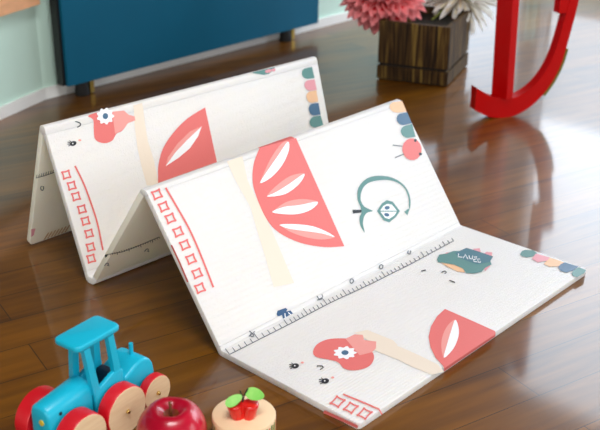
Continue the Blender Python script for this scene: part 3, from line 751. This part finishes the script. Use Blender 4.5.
M_in = mat('dark_cab_inside', srgb(14, 52, 72), .6, noise=.1, nscale=30)
# local frame: x rearwards, y away from the camera (near side is -y)
def xz(y0): return lambda x, z, t: Vector((x, t, z))
def slab(name, pts, ya, yb, m, bv=.006, parent=None, seg=3):
    bm = bmesh.new(); prism(bm, pts, xz(0), ya, yb); bmesh.ops.recalc_face_normals(bm, faces=bm.faces); bevel(bm, bv, seg, 25); return link(name, bm, m, parent or tr)
# hood with arched cross-section, tapering slightly to the front
bm = bmesh.new(); rows = []
for x, zt, hw_ in ((-.156, .118, .024), (-.150, .121, .026), (-.10, .126, .0275), (-.048, .132, .029)):
    ring_ = []
    cs = [(-1, .035), (-1, zt - .022), (-.86, zt - .011), (-.55, zt - .003), (0, zt), (.55, zt - .002), (.86, zt - .008), (1, zt - .018), (1, .035)]
    rows.append([bm.verts.new((x, q * hw_, z)) for q, z in cs])
for a, b in zip(rows, rows[1:]):
    for k in range(9): bm.faces.new((a[k], a[(k + 1) % 9], b[(k + 1) % 9], b[k]))
bm.faces.new(rows[0]); bm.faces.new(rows[-1][::-1]); bmesh.ops.recalc_face_normals(bm, faces=bm.faces)
bevel(bm, .004, 2, 50); hood = link('hood', bm, M_cyan, tr)
bm = bmesh.new(); lathe(bm, [(0, -.002), (.0058, -.002), (.0058, .002), (0, .003)], 20, Matrix.Translation((-.1565, -.006, .088)) @ Matrix.Rotation(-math.pi / 2, 4, 'Y')); link('headlight', bm, M_yel, hood)
bm = bmesh.new(); lathe(bm, [(0, -.0005), (.0036, -.0005), (.0036, .0006), (0, .0008)], 16, Matrix.Translation((-.128, -.0268, .101)) @ Matrix.Rotation(math.pi / 2, 4, 'X')); link('bolt_hole', bm, M_black, hood)
# cab tub
slab('cab_body', [(-.047, .04), (-.047, .112), (-.035, .109), (-.02, .115), (.0, .124), (.02, .127), (.03, .120), (.03, .04)], -.035, -.024, M_cyan, .003)
slab('cab_body', [(-.047, .04), (-.047, .112), (-.035, .109), (-.02, .115), (.0, .124), (.02, .127), (.03, .120), (.03, .04)], .024, .035, M_cyan, .003)
slab('seat', [(-.046, .04), (-.046, .078), (.0, .078), (.004, .085), (.012, .112), (.03, .112), (.03, .04)], -.0235, .0235, M_in, .003)
slab('rear_body', [(.031, .04), (.031, .098), (.045, .103), (.062, .112), (.078, .117), (.092, .116), (.104, .108), (.112, .094), (.115, .075), (.115, .04)], -.036, .036, M_cyan, .006)
bm = bmesh.new(); tube(bm, [(.084, -.004, .110), (.084, -.004, .128), (.084, -.004, .142)], .0045, 14); bevel(bm, .0015, 2, 50); link('exhaust_pipe', bm, M_cyan, tr)
# posts
def post(x0, z0_, x1, z1_, y0, y1, w=.0085, m=M_cyan):
    bm = bmesh.new(); r0 = []; r1 = []
    for sx, sy in ((-1, -1), (1, -1), (1, 1), (-1, 1)):
        r0.append(bm.verts.new((x0 + sx * w * 1.0, y0 + sy * w * .7, z0_))); r1.append(bm.verts.new((x1 + sx * w * .85, y1 + sy * w * .7, z1_)))
    for k in range(4): bm.faces.new((r0[k], r0[(k + 1) % 4], r1[(k + 1) % 4], r1[k]))
    bm.faces.new(r0[::-1]); bm.faces.new(r1); bevel(bm, .003, 2, 40); link('cab_post', bm, m, tr)
ZR = .207
post(-.041, .100, -.056, ZR, -.029, -.027); post(.018, .105, .006, ZR, -.029, -.027)
post(-.041, .100, -.056, ZR, .0295, .004); post(.018, .105, .006, ZR, .0295, .014)
bm = bmesh.new(); box(bm, (-.080, -.034, ZR), (.034, .034, ZR + .013))
es = [e for e in bm.edges if abs(e.verts[0].co.z - e.verts[1].co.z) > .005]; bmesh.ops.bevel(bm, geom=es, offset=.012, segments=4, affect='EDGES', profile=.5)
bevel(bm, .004, 3, 40); link('roof', bm, M_cyan, tr)
# axles under the body
bm = bmesh.new()
def wheel(x, R, y0, y1, facing):
    """outer face at y1"""
    M = Matrix.Translation((x, 0, R)) @ Matrix.Rotation(math.pi / 2, 4, 'X')      # local z -> -y
    bm = bmesh.new(); a, b = -y0, -y1
    if facing < 0: lo, hi = a, b
    lo, hi = min(a, b), max(a, b)
    lathe(bm, [(0, lo), (R * .90, lo), (R, lo + .004), (R, hi - .003), (R * .965, hi)], 56, M)
    wh = link('wheel', bm, M_wred, tr)
    bm = bmesh.new()
    if facing > 0: lathe(bm, [(R * .965, hi), (R * .955, hi + .0006), (0, hi + .0006)], 56, M)
    else: lathe(bm, [(R * .965, hi), (R * .5, hi), (0, hi)], 56, M)
    link('wheel_disc', bm, M_wood if facing > 0 else M_wred, wh)
    if facing > 0:
        bm = bmesh.new(); lathe(bm, [(.0045, hi - .002), (.0045, hi + .003), (.0035, hi + .0055), (0, hi + .0065)], 20, M); link('hub', bm, M_hub, wh)
wheel(0, .052, -.037, -.07, 1); wheel(-.106, .05, -.030, -.07, 1); wheel(.101, .038, -.037, -.0425, 1) if False else None
wheel(.104, .038, -.0365, -.062, 1) if False else wheel(.097, .038, -.0370, -.059, 1)
wheel(0, .042, .058, .036, -1); wheel(-.109, .055, .070, .032, -1); wheel(.101, .038, .060, .037, -1)

# ------------------------------------------------------------------ apple
M_apple = mat('red_apple_skin', srgb(205, 4, 48), .3, col2=srgb(150, 0, 30), nscale=9, stretch=(1, 1, .35), coat=.35, detail=4)
M_stem = mat('brown_apple_stem', srgb(120, 62, 20), .6, noise=.3, nscale=80)
ac = un(171.5, 423.5, .062); R = .0668
ap = empty('apple', (ac.x, ac.y, 0)); tag(ap, 'shiny dark red apple beside the toy tractor', 'apple')
bm = bmesh.new(); prof_ = []
for k in range(41):
    t = math.pi * k / 40
    r = math.sin(t) * (1 + .06 * math.cos(t)); z = -math.cos(t)
    zz = z * .88
    dip = math.exp(-(r / .34) ** 2)
    if z > 0: zz -= .52 * dip
    else: zz += .16 * dip
    prof_.append((r * R if 0 < k < 40 else 0, zz * R + .0575))
lathe(bm, prof_, 56)
zmin = min(v.co.z for v in bm.verts)
for v in bm.verts:
    a = math.atan2(v.co.y, v.co.x); v.co.z -= zmin; r = math.hypot(v.co.x, v.co.y)
    v.co.z += .0018 * math.cos(5 * a) * (r / R) * (1 if v.co.z < .05 else .6) * (0 if v.co.z < .004 else 1)
for f in bm.faces:
    cc = f.calc_center_median()
    if cc.z > .05 and math.hypot(cc.x, cc.y) < R * .20: f.material_index = 1
link('flesh', bm, [M_apple, mat('russet_cavity', srgb(150, 84, 24), .5, col2=srgb(120, 30, 20), nscale=60)], ap, angle=180)
bm = bmesh.new(); tube(bm, [(0, 0, .068), (.001, .001, .084), (.002, .003, .098), (.003, .006, .107)], .0022, 10, 0, .003); link('stem', bm, M_stem, ap)

# ------------------------------------------------------------------ wooden stand with painted side
dz_ = .055; dc = un(243.8, 413.3, dz_); RD = .0625
dr = empty('wooden_stand', (dc.x, dc.y, 0)); tag(dr, 'round pale wooden block with coloured stripes around its side', 'wooden block')
M_top = mat('pale_birch_top', srgb(250, 220, 180), .5, col2=srgb(244, 208, 164), nscale=12)
bm = bmesh.new(); lathe(bm, [(0, 0), (RD - .002, 0), (RD, .002), (RD, dz_ - .003), (RD - .0012, dz_ - .0008), (RD - .003, dz_), (0, dz_)], 96); link('block', bm, M_top, dr)
stc = [srgb(120, 140, 40), srgb(220, 90, 50), srgb(235, 160, 60), srgb(90, 130, 50), srgb(200, 60, 40), srgb(150, 150, 50)]
stm = [mat('stripe_paint_%s' % n, c, .5, noise=.1, nscale=60) for n, c in zip(('olive', 'orange', 'amber', 'green', 'brick', 'lime'), stc)]
for k in range(56):
    a0 = 2 * math.pi * k / 56; bm = bmesh.new() if k == 0 else bm
    if k == 0: bms = bm
    wd = .35 + .3 * random.random(); z1_ = dz_ - .006 - random.random() * .004
    q = []
    N = 3
    for j in range(N + 1):
        a = a0 + 2 * math.pi / 56 * wd * j / N; q.append((bm.verts.new(((RD + .0004) * math.cos(a), (RD + .0004) * math.sin(a), .003)), bm.verts.new(((RD + .0004) * math.cos(a), (RD + .0004) * math.sin(a), z1_))))
    for (a, b), (c, d) in zip(q, q[1:]):
        f = bm.faces.new((a, c, d, b)); f.material_index = random.randrange(6)
        f.material_index = (k * 5 // 7 + k) % 6
link('side_stripes', bm, stm, dr)

# wooden apple ornament on the stand
def basis_at(): pass
vd = Vector((fwd.x, fwd.y, 0)).normalized(); vr = Vector((vd.y, -vd.x, 0))      # away from viewer, to the right
orn_c = un(243, 417, dz_)
og = empty('apple_ornament', orn_c, math.atan2(vr.y, vr.x)); tag(og, 'small red wooden apple figure with two green leaves on the round block', 'ornament')
M_ored = mat('bright_red_lacquer', srgb(226, 22, 16), .28, noise=.08, nscale=40, coat=.4)
M_leaf = mat('leaf_green_lacquer', srgb(160, 222, 110), .4, col2=srgb(110, 200, 70), nscale=40)
M_twig = mat('dark_green_twig', srgb(30, 50, 24), .5, noise=.2, nscale=60)
bm = bmesh.new()
heart = catmull([(-.030, .004), (-.024, -.010), (-.013, -.016), (-.004, -.013), (.001, -.008), (.007, -.013), (.016, -.015), (.025, -.009), (.029, .003), (.024, .014), (.010, .016), (0, .012), (-.012, .016), (-.025, .014)], 4)
hts = [(0, .78), (.004, .88), (.016, .98), (.026, 1.08), (.030, 1.06), (.032, .96)]
rows = [[bm.verts.new((x * s_, y * s_, z)) for x, y in heart] for z, s_ in hts]
for a, b in zip(rows, rows[1:]):
    for k in range(len(a)): bm.faces.new((a[k], a[(k + 1) % len(a)], b[(k + 1) % len(a)], b[k]))
bm.faces.new(rows[0][::-1]); bm.faces.new(rows[-1]); link('fruit', bm, M_ored, og, angle=50)
def leaf(cx, cz, L_, W_, ang, yo, lean):
    bm = bmesh.new(); P = [(L_ * math.cos(t), W_ * math.sin(t) * (1 - .18 * math.cos(t))) for t in [2 * math.pi * k / 28 for k in range(28)]]
    M = Matrix.Translation((cx, yo, cz)) @ Matrix.Rotation(lean, 4, 'X') @ Matrix.Rotation(ang, 4, 'Y')
    prism(bm, P, lambda x, y, t: M @ Vector((x, t, y)), -.0022, .0022); bevel(bm, .0012, 2, 50); link('leaf', bm, M_leaf, og)
leaf(-.0165, .0420, .018, .0100, math.radians(-32), -.006, -.8)
leaf(.0235, .0500, .0185, .0120, math.radians(14), .004, -.7)
bm = bmesh.new(); tube(bm, [(0, .002, .034), (-.001, .003, .046), (-.005, .004, .058)], .0014, 8); tube(bm, [(0, .002, .034), (.003, .003, .048), (.010, .005, .062)], .0014, 8); link('twig', bm, M_twig, og)
